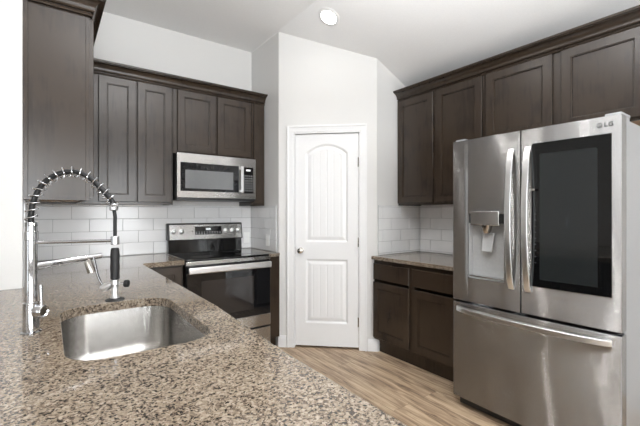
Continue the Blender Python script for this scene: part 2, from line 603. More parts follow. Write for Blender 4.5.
def wall_with_windows(name, axis, pos, a0, a1, spans, z0=0.55, z1=2.45):
    mb = MB()
    def bx(a, b, za, zb):
        if axis == 'y': mb.box(a, b, pos - .1, pos, za, zb)
        else: mb.box(pos - .1, pos, a, b, za, zb)
    cur = a0
    for a, b in spans:
        bx(cur, a, 0, CZ); bx(a, b, 0, z0); bx(a, b, z1, CZ); cur = b
    bx(cur, a1, 0, CZ)
    struct(name, mb, 'wall_paint')


wall_with_windows('wall_front', 'y', RY0, RX0, 2.4, WIN_BACK)
mb = MB()
mb.hexa([(2.4, RY0 - .1, 0), (WX, RY0 - .1, 0), (WX, RY0, 0), (2.4, RY0, 0), (2.4, RY0 - .1, cz(2.4)), (WX, RY0 - .1, cz(WX)), (WX, RY0, cz(WX)), (2.4, RY0, cz(2.4))])
struct('wall_front_end', mb, 'wall_paint')
wall_with_windows('wall_living', 'x', RX0, RY0, WY, WIN_LEFT, z0=.12, z1=2.9)
k = 1
for ax, spans in (('y', WIN_BACK), ('x', WIN_LEFT)):
    for a, b in spans:
        m_ = (a + b) / 2
        fr = MB()
        P0 = (RY0 if ax == 'y' else RX0)
        def fb(a_, b_, za, zb, d0=-.07, d1=-.03):
            if ax == 'y': fr.box(a_, b_, P0 + d0, P0 + d1, za, zb)
            else: fr.box(P0 + d0, P0 + d1, a_, b_, za, zb)
        ZB = .55 if ax == 'y' else .12
        ZT = 2.45 if ax == 'y' else 2.9
        S = .05 if b - a > .5 else .015
        fb(a, a + S, ZB, ZT); fb(b - S, b, ZB, ZT); fb(a + S, b - S, ZB, ZB + .05); fb(a + S, b - S, ZT - .05, ZT)
        o = struct('window_%d' % k, fr, 'white_trim')
        pn = MB()
        if ax == 'y': pn.box(a + S, b - S, P0 - .055, P0 - .05, ZB + .05, ZT - .05)
        else: pn.box(P0 - .055, P0 - .05, a + S, b - S, ZB + .05, ZT - .05)
        pn.build('pane', 'window_glass', o)
        k += 1

# baseboards and casing
BBP = [(0, 0), (.016, 0), (.016, .085), (.011, .098), (.006, .112), (0, .112)]


def base_run(name, pts):
    struct(name, MB().sweep(pts, BBP), 'white_trim')


e = dp(0.0, 0); f_ = dp(U0 - .072, 0)
base_run('baseboard_pantry_left', [(e.x, e.y), (f_.x, f_.y)])
e = dp(U1 + .072, 0); f_ = dp(LEN, 0)
base_run('baseboard_pantry_right', [(e.x, e.y), (f_.x, f_.y), (f_.x + .018, f_.y)])

cs = MB()
CW = .066


def casing(u0, u1, z0, z1):
    dwall(cs, u0, u1, z0, -.012, -.0005, z1)
    

# stepped casing: flat plus raised outer band
for (a, b) in ((U0 - CW, U0 - .004), (U1 + .004, U1 + CW)):
    dwall(cs, a, b, 0, -.012, -.0002, DZ + .004)
    out = (a, a + .018) if a < U0 else (b - .018, b)
    dwall(cs, out[0], out[1], 0, -.019, -.012, DZ + CW)
    inn = (b - .012, b) if a < U0 else (a, a + .012)
    dwall(cs, inn[0], inn[1], 0, -.015, -.012, DZ + .004)
dwall(cs, U0 - CW, U1 + CW, DZ + .004, -.012, -.0002, DZ + CW)
dwall(cs, U0 - CW + .018, U1 + CW - .018, DZ + CW - .018, -.019, -.012, DZ + CW)
dwall(cs, U0 - .016, U1 + .016, DZ + .004, -.015, -.012, DZ + .016)
# jamb
dwall(cs, U0 - .004, U0 + .009, 0, -.010, .10, DZ)
dwall(cs, U1 - .009, U1 + .004, 0, -.010, .10, DZ)
dwall(cs, U0 + .009, U1 - .009, DZ - .011, -.010, .10, DZ + .004)
struct('trim_1', cs, 'white_trim', bevel=.0015)

# pantry door slab with arched plank panels, heightfield on the kitchen side
DW, DH = U1 - U0 - .024, 2.034
dorig = dp(U0 + .012, .008)
door = None
mb = MB()
nu, nz = 124, 340


def panel_sd(u, z, z0, z1, arch):
    a, b = .105, DW - .105
    d = min(u - a, b - u, z - z0)
    if arch:
        cx = (a + b) / 2; half = (b - a) / 2; rise = .085
        Rr = (half * half + rise * rise) / (2 * rise)
        t = z1 - Rr + 0
        dd = Rr - math.hypot(u - cx, z - t)
        if z > t: d = min(d, dd)
    else:
        d = min(d, z1 - z)
    return d


def hgt(u, z):
    d = max(panel_sd(u, z, 1.0, 1.935, True), panel_sd(u, z, .22, .83, False))
    if d <= 0: return 0
    if d < .012: return .012 * d / .012
    if d < .020: return .012
    if d < .046: return .012 - .009 * (d - .020) / .026
    g = abs(((u - DW / 2) / .066 + .5) % 1 - .5) * .066
    if d > .056 and g < .004: return .003 + .0035 * (1 - g / .004)
    return .003


grid = [[mb.bm.verts.new((DW * i / nu, hgt(DW * i / nu, DH * j / nz), DH * j / nz)) for i in range(nu + 1)] for j in range(nz + 1)]
for j in range(nz):
    for i in range(nu):
        mb.bm.faces.new((grid[j][i], grid[j][i + 1], grid[j + 1][i + 1], grid[j + 1][i]))
mb2 = mb
back = [mb.bm.verts.new(p) for p in ((0, .035, 0), (DW, .035, 0), (DW, .035, DH), (0, .035, DH))]
mb.bm.faces.new(back[::-1])
mb.bm.faces.new([grid[0][i] for i in range(nu, -1, -1)] + [back[0], back[1]])
mb.bm.faces.new([grid[nz][i] for i in range(nu + 1)] + [back[2], back[3]])
mb.bm.faces.new([grid[j][0] for j in range(nz + 1)] + [back[3], back[0]])
mb.bm.faces.new([grid[j][nu] for j in range(nz, -1, -1)] + [back[1], back[2]])
door = mb.build('door_1', 'door_white', origin=(0, 0, 0), sharp=60)
door.location = (dorig.x, dorig.y, .022)
door.rotation_euler = (0, 0, DANG)
tag(door, kind='structure', label='white two-panel pantry door with arched upper panel')
kn = MB().lathe((.055, 0, .915), [(.028, .0), (.028, .006), (.012, .010), (.011, .026), (.022, .034), (.027, .044), (.025, .056), (.014, .062), (.002, .064)], axis=(0, -1, 0)).build('door_knob', 'nickel', door, local=True)
tag(kn, 'round satin nickel door knob')
for z in (.24, 1.0, 1.76):
    hb = MB().cyl((DW + .004, -.007, z - .045), (DW + .004, -.007, z + .045), .006, 12)
    hb.box(DW - .010, DW + .004, -.003, -.0005, z - .045, z + .045)
    hb.build('hinge', 'grey_plastic' if False else 'nickel', door, local=True)
MB().box(-.006, -.0005, -.001, .004, .88, .95).build('latch_plate', 'nickel', door, local=True)

# ------------------------------------------------------------------ tile backsplashes
TZ0, ROW, TL = .914 - .003, .1095, .255


def backsplash(label, plane, pos, sgn, a0, a1, z0, z1, phase):
    """plane 'y' -> wall at Y=pos, a = X ; plane 'x' -> wall at X=pos, a = Y ; sgn = towards the room"""
    mid = (a0 + a1) / 2
    t = thing('tile_backsplash', label, 'backsplash', (mid, pos, z0) if plane == 'y' else (pos, mid, z0))
    g = MB(); ti = MB(); gp = .0016
    def bx(mb, a, b, za, zb, d0, d1):
        lo, hi = sorted((pos + sgn * d0, pos + sgn * d1))
        if plane == 'y': mb.box(a, b, lo, hi, za, zb)
        else: mb.box(lo, hi, a, b, za, zb)
    bx(g, a0, a1, z0, z1, 0.0006, .006)
    g.build('grout', 'tile_grout', t)
    r = 0; zb = 1.247 - ROW * 4
    while zb < z1 - .001:
        za, zt = max(zb, z0), min(zb + ROW, z1)
        if zt - za > .004:
            a = phase + (0 if r % 2 else TL / 2)
            while a > a0: a -= TL
            while a < a1:
                p, q = max(a, a0), min(a + TL, a1)
                if q - p > .006: bx(ti, p + gp, q - gp, za + gp, zt - gp, .005, .010)
                a += TL
        zb += ROW; r += 1
    ti.build('tiles', 'tile_glaze', t, bevel=.0012, seg=1)
    return t


backsplash('white subway tile backsplash behind the range and faucet', 'y', WY, -1, LX + .011, 1.789, .915, 1.371, .151 - .1275)
backsplash('white subway tile backsplash on the left wall under the near upper cabinet', 'x', LX, 1, LYE + .03, WY - .011, .915, 1.371, .1)
backsplash('narrow tiled return beside the range, left of the pantry door, holding an outlet', 'x', 1.80, -1, 3.168, WY - .0005, .915, 1.371, .10)
backsplash('tiled return between the pantry door and the right corner', 'y', PB.y, -1, 2.50, WX - .0005, .902, 1.371, .125)
backsplash('tile backsplash on the right wall beside the refrigerator', 'x', WX, -1, 1.50, PB.y - .011, .902, 1.371, .05)

# outlets


def outlet(label, loc, axis, z):
    t = thing('wall_outlet', label, 'outlet', loc)
    x, y, _ = loc
    if axis == 'x':
        MB().box(x - .006, x - .0005, y - .036, y + .036, z - .057, z + .057).build('cover_plate', 'white_plastic', t, bevel=.002)
        for dz in (-.022, .022):
            MB().box(x - .0085, x - .006, y - .016, y + .016, z + dz - .013, z + dz + .013).build('socket', 'white_plastic', t, bevel=.002)
    else:
        MB().box(x - .036, x + .036, y - .006, y - .0005, z - .057, z + .057).build('cover_plate', 'white_plastic', t, bevel=.002)
        for dz in (-.022, .022):
            MB().box(x - .016, x + .016, y - .0085, y - .006, z + dz - .013, z + dz + .013).build('socket', 'white_plastic', t, bevel=.002)


outlet('white outlet on the tiled return left of the pantry door', (1.7895, 3.335, 1.022 - .057), 'x', 1.022)
outlet('white outlet on the back tile just right of the range control panel', (1.735, WY - .0105, 1.03 - .057), 'y', 1.03)

# ------------------------------------------------------------------ cabinet parts


def rpanel(mb, u0, u1, z0, z1, P, th=.019, st=.058, rec=.009, bev=.010):
    """recessed-panel door. P(u, d, z) maps to world, d = outwards from the cabinet frame"""
    def V(u, d, z): return mb.bm.verts.new(P(u, d, z))
    def ring(i, d): return [V(u0 + i, d, z0 + i), V(u1 - i, d, z0 + i), V(u1 - i, d, z1 - i), V(u0 + i, d, z1 - i)]
    rs = [ring(0, 0), ring(0, th - .003), ring(.003, th), ring(st, th), ring(st + .0015, th - .004), ring(st + .007, th - .005), ring(st + .009, th - .0125), ring(st + .0115, th - .0125), ring(st + .0125, th - .011)]
    for a, b in zip(rs, rs[1:]):
        for k in range(4):
            mb.bm.faces.new((a[k], a[(k + 1) % 4], b[(k + 1) % 4], b[k]))
    mb.bm.faces.new(rs[-1]); mb.bm.faces.new(rs[0][::-1])
    return mb


def flatfront(mb, u0, u1, z0, z1, P, th=.019):
    def V(u, d, z): return mb.bm.verts.new(P(u, d, z))
    def ring(i, d): return [V(u0 + i, d, z0 + i), V(u1 - i, d, z0 + i), V(u1 - i, d, z1 - i), V(u0 + i, d, z1 - i)]
    rs = [ring(0, 0), ring(0, th - .006), ring(.006, th)]
    for a, b in zip(rs, rs[1:]):
        for k in range(4):
            mb.bm.faces.new((a[k], a[(k + 1) % 4], b[(k + 1) % 4], b[k]))
    mb.bm.faces.new(rs[-1]); mb.bm.faces.new(rs[0][::-1])
    return mb


def mapper(face, pos):
    """face: which way the cabinet front looks"""
    if face == '-y': return lambda u, d, z: (u, pos - d, z)
    if face == '+x': return lambda u, d, z: (pos + d, u, z)
    if face == '-x': return lambda u, d, z: (pos - d, u, z)


def carcass(mb, x0, x1, y0, y1, z0, z1, face, t=.016, under=.012, solid_back=True):
    """open-fronted box: sides, top, bottom (set up by `under`), back"""
    b0 = z0 + under
    if face == '-y':
        mb.box(x0, x0 + t, y0, y1, z0, z1).box(x1 - t, x1, y0, y1, z0, z1)
        mb.box(x0 + t, x1 - t, y0, y1, z1 - t, z1)
        mb.box(x0 + t, x1 - t, y1 - .008, y1, b0, z1 - t)
    else:
        mb.box(x0, x1, y0, y0 + t, z0, z1).box(x0, x1, y1 - t, y1, z0, z1)
        mb.box(x0, x1, y0 + t, y1 - t, z1 - t, z1)
        if face == '+x': mb.box(x0, x0 + .008, y0 + t, y1 - t, b0, z1 - t)
        else: mb.box(x1 - .008, x1, y0 + t, y1 - t, b0, z1 - t)
    return mb


def frame(mb, u0, u1, z0, z1, P, opens, d=.019):
    """face frame as boards around the openings [(ua,ub,za,zb)] arranged in one row"""
    cur = u0
    def bd(a, b, za, zb):
        if b - a < .001: return
        pa, pb = P(a, -d, za), P(b, 0, zb)
        mb.box(min(pa[0], pb[0]), max(pa[0], pb[0]), min(pa[1], pb[1]), max(pa[1], pb[1]), za, zb)
    for (a, b, za, zb) in opens:
        bd(cur, a, z0, z1); bd(a, b, z0, za); bd(a, b, zb, z1); cur = b
    bd(cur, u1, z0, z1)
    return mb


def cabinet(label, face, pos, wall, u0, u1, z0, z1, doors, dtop, dbot, drawer=None, toe=None, under=.012, doors_z=None, raw=True, name='wall_cabinet', cat='cabinet', toe_d=.05):
    """pos: plane of the face frame, wall: plane it hangs on"""
    P = mapper(face, pos)
    mid = (u0 + u1) / 2
    zl = 0 if toe else z0
    t = thing(name, label, cat, (mid, (pos + wall) / 2, zl) if face == '-y' else ((pos + wall) / 2, mid, zl))
    c = MB(); e = .0012
    lo, hi = sorted((pos, wall))
    if face == '-y': carcass(c, u0 + e, u1 - e, lo + .019, hi - e, z0, z1, face, under=under)
    elif face == '+x': carcass(c, lo + e, hi - .019, u0 + e, u1 - e, z0, z1, face, under=under)
    else: carcass(c, lo + .019, hi - e, u0 + e, u1 - e, z0, z1, face, under=under)
    if toe:
        if face == '-x': c.box(lo + .019 + toe_d, lo + .019 + toe_d + .015, u0 + e, u1 - e, 0, z0)
        elif face == '+x': c.box(hi - .019 - toe_d - .015, hi - .019 - toe_d, u0 + e, u1 - e, 0, z0)
        else: c.box(u0 + e, u1 - e, lo + .019 + toe_d, lo + .034 + toe_d, 0, z0)
    if 'sink base' in label:      # no top, no back rail: the bowl hangs inside
        c.bm.free(); c = MB()
        c.box(lo + e, hi - .019, u0 + e, u0 + .017, z0, z1).box(lo + e, hi - .019, u1 - .017, u1 - e, z0, z1)
        c.box(lo + e, lo + .009, u0 + .017, u1 - .017, z0 + .012, z1)
        c.box(hi - .084, hi - .069, u0 + e, u1 - e, 0, z0)
    c.build('body', 'cabinet_wood', t, bevel=.0008, seg=1)
    bt = MB()
    if face == '-y': bt.box(u0 + .018, u1 - .018, lo + .019, hi - .01, z0 + under, z0 + under + .012)
    elif face == '+x': bt.box(lo + .01, hi - .019, u0 + .018, u1 - .018, z0 + under, z0 + under + .012)
    else: bt.box(lo + .019, hi - .01, u0 + .018, u1 - .018, z0 + under, z0 + under + .012)
    bp = bt.build('bottom_panel', 'raw_wood' if raw else 'cabinet_wood', t)
    if raw: tag(bp, 'pale unstained wooden underside')
    dz = (dbot, dtop)
    opens = [(a + .012, b - .012, dz[0] + .012, dz[1] - .012) for a, b in doors]
    if drawer: opens = [(a, b, za, drawer[1] - .012) for a, b, za, _ in opens]
    frame(MB_ := MB(), u0 + e, u1 - e, z0, z1, P, opens)
    MB_.build('face_frame', 'cabinet_wood', t, bevel=.001, seg=1)
    for a, b in doors:
        rpanel(MB(), a, b, dz[0], dz[1], lambda u, d, z: P(u, d + .001, z)).build('door', 'cabinet_wood', t)
        if drawer:
            flatfront(MB(), a, b, drawer[0], drawer[1], lambda u, d, z: P(u, d + .001, z)).build('drawer', 'cabinet_wood', t)
    return t


UZ, UT = 1.372, 2.425
FY = WY - .305        # face frame plane, range wall
FX = WX - .330        # face frame plane, right wall
FL = .185             # face frame plane of the left run
left_run = cabinet('tall dark wall cabinet in the left foreground, its plain side facing out above the faucet', '+x', FL, LX, LYE + .004, FY - .022, UZ, UT,
        [(LYE + .02, 2.90), (2.915, 3.37)], 2.405, 1.392)
# finished side panel toward the viewer, with its thin edge stile by the wall
MB().box(LX + .001, LX + .022, LYE - .002, LYE + .004, UZ, UT).build('edge_stile', 'cabinet_wood', left_run, bevel=.001, seg=1)
cabinet('dark two-door wall cabinet between the corner and the microwave', '-y', FY, WY - 0, LX + .001, .889, UZ, UT,
        [(.316, .589), (.600, .876)], 2.405, 1.392)
cabinet('short two-door wall cabinet directly above the microwave', '-y', FY, WY, .889, 1.652, 1.834, UT,
        [(.925, 1.277), (1.292, 1.640)], 2.405, 1.852, raw=False)
cabinet('narrow dark filler cabinet right of the microwave against the wall', '-y', FY, WY, 1.652, 1.799, UZ, UT,
        [(1.672, 1.786)], 2.405, 1.392)
cabinet('dark two-door wall cabinet left of the refrigerator, beside the pantry return', '-x', FX, WX, 1.585, 2.4835, UZ, UT - .022,
        [(1.602, 2.034), (2.065, 2.476)], 2.385, 1.392)
cabinet('dark two-door wall cabinet directly over the refrigerator', '-x', FX, WX, .56, 1.585, 1.845, UT - .022,
        [(.595, 1.041), (1.094, 1.569)], 2.385, 1.862)

# crown moldings
CRPU = [(.0008, 2.408), (.013, 2.408), (.016, 2.414), (.013, 2.420), (.004, 2.421), (.004, 2.429), (.018, 2.430), (.022, 2.436), (.020, 2.442),
        (.024, 2.456), (.034, 2.472), (.050, 2.483), (.060, 2.486), (.060, 2.491), (.072, 2.492), (.074, 2.506), (-.02, 2.506), (-.02, 2.4265), (.0008, 2.4265)]
yF = LYE + .002
cm = MB().sweep([(LX + .002, yF), (FL + .001, yF), (FL + .001, FY), (1.798, FY)], CRPU)
tag(cm.build('crown_molding', 'cabinet_wood'), 'dark stepped crown molding along the left and range wall cabinet tops', 'molding')
cm = MB().sweep([(FX, 2.484), (FX, .50 + .06)], [(o, z - .022) for o, z in CRPU])
tag(cm.build('crown_molding', 'cabinet_wood'), 'dark stepped crown molding over the right wall cabinets and refrigerator', 'molding')

# ------------------------------------------------------------------ base cabinets
RC = .900             # right countertop height
cabinet('dark two-door base cabinet with two drawers between pantry and refrigerator', '-x', 2.445, WX, 1.585, 2.4835, .13, RC - .032,
        [(1.602, 2.020), (2.056, 2.476)], .664, .150, drawer=(.684, .835), toe=True, name='base_cabinet', raw=False, toe_d=.042)
MB0 = cabinet('dark base cabinet door under the counter corner just left of the range', '-y', 3.115, WY, .60, .889, .105, .875,
        [(.622, .876)], .862, .125, toe=True, name='base_cabinet', raw=False)
cabinet('narrow dark filler base right of the range', '-y', 3.115, WY, 1.664, 1.799, .105, .882,
        [], .862, .125, toe=True, name='base_cabinet', raw=False)
for (a, b, lab, dr) in ((.42, 1.02, 'dark base cabinet at the near end of the peninsula', [(.44, 1.00)]),
                        (1.02, 1.94, 'dark sink base cabinet under the sink', [(1.04, 1.47), (1.49, 1.92)]),
                        (1.94, 3.08, 'dark base cabinet between sink and range corner', [(1.96, 2.49), (2.51, 3.04)])):
    cabinet(lab, '+x', .505, -.09, a, b, .105, .875, dr, .862, .125, toe=True, name='base_cabinet', raw=False)
# back panel of the peninsula under the overhang
pp = MB().box(-.112, -.0915, .42, LYE - .002, 0, .875)
tag(pp.build('peninsula_panel', 'wall_paint'), 'plain pale panel closing the far side of the peninsula', 'panel', kind='structure')

# ------------------------------------------------------------------ countertops


def rrect(x0, x1, y0, y1, r, n=8):
    pts = []
    for cx, cy, a in ((x1 - r, y1 - r, 0), (x0 + r, y1 - r, 90), (x0 + r, y0 + r, 180), (x1 - r, y0 + r, 270)):
        for k in range(n + 1):
            t = R(a + 90 * k / n)
            pts.append((cx + r * math.cos(t), cy + r * math.sin(t)))
    return pts


SX0, SX1, SY0, SY1 = .034, .436, 1.135, 1.825
hole = rrect(SX0, SX1, SY0, SY1, .105)
outer = [(LX + .012, WY - .012), (LX + .012, LYE + .02)]
outer = [(LX + .001, WY - .001), (LX + .001, LYE - .001), (-.80, LYE - .001), (-.80, .16)]
outer += [(.43 + .1 * math.sin(R(t)), .26 - .1 * math.cos(R(t))) for t in (0, 15, 30, 45, 60, 75, 90)]
outer += [(.532, .9), (.566, 1.5), (.568, 3.02), (.575, 3.055), (.60, 3.078), (.889, 3.078), (.889, WY - .001)]
ct = MB().slab(outer, .877, .914, [hole])
counter = tag(ct.build('granite_countertop', 'granite', bevel=.003, seg=2, origin=(0, 0, .877)), 'large speckled brown granite counter wrapping from the peninsula sink to the range', 'countertop')
ct = MB().slab([(1.661, WY - .001), (1.661, 3.075), (1.735, 3.075), (1.803, 3.118), (1.799, 3.14), (1.799, WY - .001)], .884, .914)
tag(ct.build('granite_countertop', 'granite', bevel=.003, origin=(1.7, 3.4, .884)), 'narrow strip of granite counter right of the range', 'countertop')
ct = MB().slab([(2.412, PB.y - .001), (2.412, 1.50), (WX - .001, 1.50), (WX - .001, PB.y - .001)], RC - .031, RC)
tag(ct.build('granite_countertop', 'granite', bevel=.003, origin=(2.8, 2.0, RC - .03)), 'granite counter between pantry return and refrigerator', 'countertop')

# ------------------------------------------------------------------ sink
sk = thing('kitchen_sink', 'stainless undermount single-bowl sink set in the peninsula', 'sink', ((SX0 + SX1) / 2, (SY0 + SY1) / 2, .67))
mb = MB()
prof = [(.012, .8762), (-.004, .8762), (-.004, .873), (-.0035, .75), (-.001, .712), (.008, .694), (.026, .684), (.05, .681)]


def srect(i, z):
    r = max(.03, .105 - i * .6)
    return [mb.bm.verts.new((x, y, z)) for x, y in rrect(SX0 + i, SX1 - i, SY0 + i, SY1 - i, r, 10)]


rings = [srect(-.016, .8762), srect(-.003, .8762)] + [srect(i, z) for i, z in ((-.003, .873), (-.001, .78), (.003, .72), (.009, .702), (.022, .689), (.045, .683), (.10, .679))]
for a, b in zip(rings, rings[1:]):
    n = len(a)
    for q in range(n): mb.bm.faces.new((a[q], a[(q + 1) % n], b[(q + 1) % n], b[q]))
mb.bm.faces.new(rings[-1])
# outer shell so the bowl has thickness
rings2 = [srect(-.016, .8750)] + [srect(i - .0015, z - .0015) for i, z in ((-.004, .8764), (-.002, .78), (.002, .72), (.008, .700), (.021, .687), (.045, .681), (.10, .677))]
for a, b in zip(rings2, rings2[1:]):
    n = len(a)
    for q in range(n): mb.bm.faces.new((b[q], b[(q + 1) % n], a[(q + 1) % n], a[q]))
mb.bm.faces.new(rings2[-1][::-1])
n = len(rings[0])
for q in range(n): mb.bm.faces.new((rings2[0][q], rings2[0][(q + 1) % n], rings[0][(q + 1) % n], rings[0][q]))
bowl = mb.build('bowl', 'sink_steel', sk, sharp=50)
dr = MB().lathe((.235, 1.48, .679), [(.045, 0), (.045, .003), (.038, .004), (.034, .001), (.012, .001), (.010, .008), (.001, .009)]).build('drain', 'chrome', sk)

# ------------------------------------------------------------------ faucet
FXp, FYp = -.047, 1.523
fc = thing('spring_faucet', 'tall chrome spring-neck kitchen faucet with black pull-down sprayer', 'faucet', (FXp, FYp, .914))
sprX, sprY = .180, 1.420
D2 = Vector((sprX - FXp, sprY - FYp, 0)); dl = D2.length; D2.normalize()
side = Vector((D2.y, -D2.x, 0))
MB().lathe((FXp, FYp, .914), [(.028, 0.0003), (.028, .004), (.0225, .007), (.0222, .095), (.0222, .098), (.0178, .101), (.0172, .30), (.0195, .301), (.0195, .328), (.0170, .330),
                              (.0170, .345), (.001, .346)], n=36).build('column', 'chrome', fc)
# seams of the swivel collars
for z in (1.085, 1.119):
    MB().lathe((FXp, FYp, z), [(.0170, 0), (.0180, .0008), (.0180, .0022), (.0170, .003)], n=36).build('collar', 'chrome', fc)
# ribbed sleeve under the spring
rb = MB(); pr = [(.010, 1.2585)]
zz = 1.259
for i in range(5):
    pr += [(.0180, zz + .0005), (.0180, zz + .0020), (.0166, zz + .0024)]
    zz += .0028
pr += [(.010, zz)]
rb.lathe((FXp, FYp, 0), pr, n=32).build('ribbed_sleeve', 'chrome', fc)
# arch of the hose
arc = []
z0a = 1.262
top = 1.440
ctrl = [(0, z0a), (.004, 1.30), (.010, 1.345), (.036, 1.397), (.080, 1.430), (.124, 1.4395), (.166, 1.425), (.203, 1.388), (.228, 1.345), (.238, 1.335)]
cpts = [Vector((FXp, FYp, 0)) + D2 * d + Vector((0, 0, z)) for d, z in [(0, z0a), (0, 1.30), (.008, 1.345), (.034, 1.398), (.076, 1.430), (.122, 1.440), (.166, 1.425), (.204, 1.388), (dl - .012, 1.348), (dl - .004, 1.322)]]


def catmull(P, n=12):
    out = []
    Q = [P[0] * 2 - P[1]] + P + [P[-1] * 2 - P[-2]]
    for i in range(1, len(Q) - 2):
        a, b, c_, d = Q[i - 1], Q[i], Q[i + 1], Q[i + 2]
        for k in range(n):
            t = k / n
            out.append(0.5 * ((2 * b) + (c_ - a) * t + (2 * a - 5 * b + 4 * c_ - d) * t * t + (3 * b - a - 3 * c_ + d) * t ** 3))
    out.append(P[-1])
    return out


arcp = catmull(cpts)
hose = MB().tube(arcp, .0084, 14).build('hose', 'black_rubber', fc)
# coil spring around the arch
L = [0]
for a, b in zip(arcp, arcp[1:]): L.append(L[-1] + (b - a).length)
turns = 17; tot = L[-1] - .004


def along(s_):
    for i in range(len(L) - 1):
        if s_ <= L[i + 1]:
            t = (s_ - L[i]) / max(1e-9, L[i + 1] - L[i])
            return arcp[i].lerp(arcp[i + 1], t), (arcp[i + 1] - arcp[i]).normalized()
    return arcp[-1], (arcp[-1] - arcp[-2]).normalized()


pts = []
NS = turns * 18
for i in range(NS + 1):
    p, t = along(tot * i / NS)
    u = side; v_ = t.cross(u).normalized()
    th = 2 * math.pi * i / 18
    pts.append(p + (u * math.cos(th) + v_ * math.sin(th)) * .0168)
MB().tube(pts, .0019, 7).build('spring', 'chrome', fc)
# hose drop from the coil to the sprayer
ex = cpts[-1]
hd = [ex, ex + Vector((D2.x * .004, D2.y * .004, -.03)), Vector((sprX, sprY, 1.27)), Vector((sprX, sprY, 1.225))]
MB().tube(catmull(hd, 6), .0058, 14).build('lower_hose', 'black_rubber', fc)
MB().lathe((ex.x, ex.y, ex.z - .012), [(.008, 0), (.0135, .002), (.0145, .010), (.0125, .020), (.009, .024)], n=24).build('hose_collar', 'chrome', fc)
# docking arm and spout
za = 1.206
MB().cyl((FXp, FYp, za), (sprX - D2.x * .012, sprY - D2.y * .012, za + .003), .0052, 16).build('docking_arm', 'chrome', fc)
MB().lathe((sprX, sprY, za - .010), [(.012, 0), (.0135, .002), (.0135, .026), (.012, .028)], n=28).build('docking_ring', 'chrome', fc)
spe = Vector((.158, 1.617, 1.141))
sp0 = Vector((FXp, FYp, 1.128))
spd = (spe - sp0).normalized()
MB().tube([sp0, sp0 + spd * .04, spe - spd * .0], [.0135, .0125, .0100], 20).build('spout', 'chrome', fc)
nz_ = Vector((.32, -.1, -1)).normalized()
nb = spe - spd * .050 + Vector((0, 0, -.006))
MB().tube([nb, nb + nz_ * .012, nb + nz_ * .05], [.0105, .0135, .0150], 22).build('aerator', 'nickel', fc)
# side lever
hv = Vector((.70, -.62, 0)).normalized()
hb = Vector((FXp, FYp, .985))
MB().lathe(tuple(hb), [(.014, .016), (.0205, .020), (.0205, .043), (.018, .047), (.017, .047), (.014, .043), (.001, .0425)], axis=tuple(hv), n=32).build('valve_body', 'chrome', fc)
MB().cyl(hb + hv * .036 + Vector((0, 0, .012)), hb + hv * .034 + Vector((0, 0, .085)), .0048, 12).build('lever_handle', 'chrome', fc)
# sprayer
spr = MB().lathe((sprX, sprY, 1.078), [(.010, 0), (.0145, .004), (.0138, .02), (.0150, .04), (.0138, .06), (.0147, .08), (.0130, .100), (.011, .106)], n=24).build('sprayer_grip', 'black_rubber', fc)
MB().lathe((sprX, sprY, 1.020), [(.014, -.004), (.0108, .002), (.0104, .036), (.0135, .040), (.0135, .0575)], n=24).build('spray_head', 'bright_steel', fc)
MB().lathe((sprX, sprY, 1.006), [(.018, 0), (.028, .001), (.0300, .004), (.027, .0065), (.012, .009)], n=32).build('spray_bumper', 'black_rubber', fc)
r_ = Vector((math.cos(R(-36.244)), math.sin(R(-36.244)), 0))   # sideways of the sprayer
sc = Vector((sprX, sprY, 0))
MB().tube([sc + r_ * .008 + Vector((0, 0, 1.064)), sc + r_ * .034 + Vector((0, 0, 1.064))], .0034, 12).build('knob_stem', 'chrome', fc)
MB().lathe(tuple(sc + r_ * .032 + Vector((0, 0, 1.064))), [(.008, 0), (.0122, .002), (.0122, .013), (.009, .015)], axis=tuple(r_), n=24).build('control_knob', 'black_rubber', fc)
tr = [sc - r_ * .072 + Vector((0, 0, 1.152)), sc - r_ * .066 + Vector((0, 0, 1.125)), sc - r_ * .058 + Vector((0, 0, 1.09)), sc - r_ * .044 + Vector((0, 0, 1.062)), sc - r_ * .030 + Vector((0, 0, 1.050))]
MB().tube(catmull(tr, 6), .0066, 12, r2=.0042).build('trigger_lever', 'chrome', fc)
MB().tube([sc - r_ * .008 + Vector((0, 0, 1.062)), sc - r_ * .03 + Vector((0, 0, 1.052)), sc - r_ * .044 + Vector((0, 0, 1.046))], [.0095, .0135, .0115], 16).build('trigger_pivot', 'bright_steel', fc)

# ------------------------------------------------------------------ range
RX_0, RX_1 = .893, 1.657
rg = thing('electric_range', 'freestanding stainless electric range with black glass cooktop and oven door', 'range', ((RX_0 + RX_1) / 2, 3.38, 0))
MB().box(RX_0 + .002, RX_1 - .002, 3.075, 3.70, .06, .900).box(RX_0 + .03, RX_1 - .03, 3.12, 3.66, .001, .06).build('body', 'black_plastic', rg, bevel=.003)
MB().box(RX_0, RX_1, 3.06, 3.64, .9005, .917).build('cooktop', 'cooktop_glass', rg, bevel=.004)
for (x, y, r) in ((1.08, 3.22, .10), (1.08, 3.50, .075), (1.46, 3.22, .075), (1.46, 3.50, .10)):
    MB().lathe((x, y, .9171), [(r - .004, 0), (r, .0001), (r, .0004), (r - .004, .0005)], n=40).build('burner_mark', 'burner_grey', rg)
MB().box(RX_0, RX_1, 3.045, 3.074, .868, .900).build('front_trim', 'steel', rg, bevel=.003)
od = MB().box(RX_0 + .001, RX_1 - .001, 3.037, 3.073, .375, .866).build('oven_door', 'oven_glass', rg, bevel=.003)
MB().box(RX_0 + .12, RX_1 - .17, 3.034, 3.0368, .435, .735).build('oven_window', 'oven_window_glass', od)
MB().box(RX_0 + .001, RX_1 - .001, 3.035, 3.073, .268, .374).build('lower_rail', 'steel', od, bevel=.003)
hd_ = MB()
hd_.box(RX_0 + .004, RX_1 - .012, 2.988, 3.012, .803, .858)
hd_.build('door_handle', 'bright_steel', od, bevel=.010, seg=4)
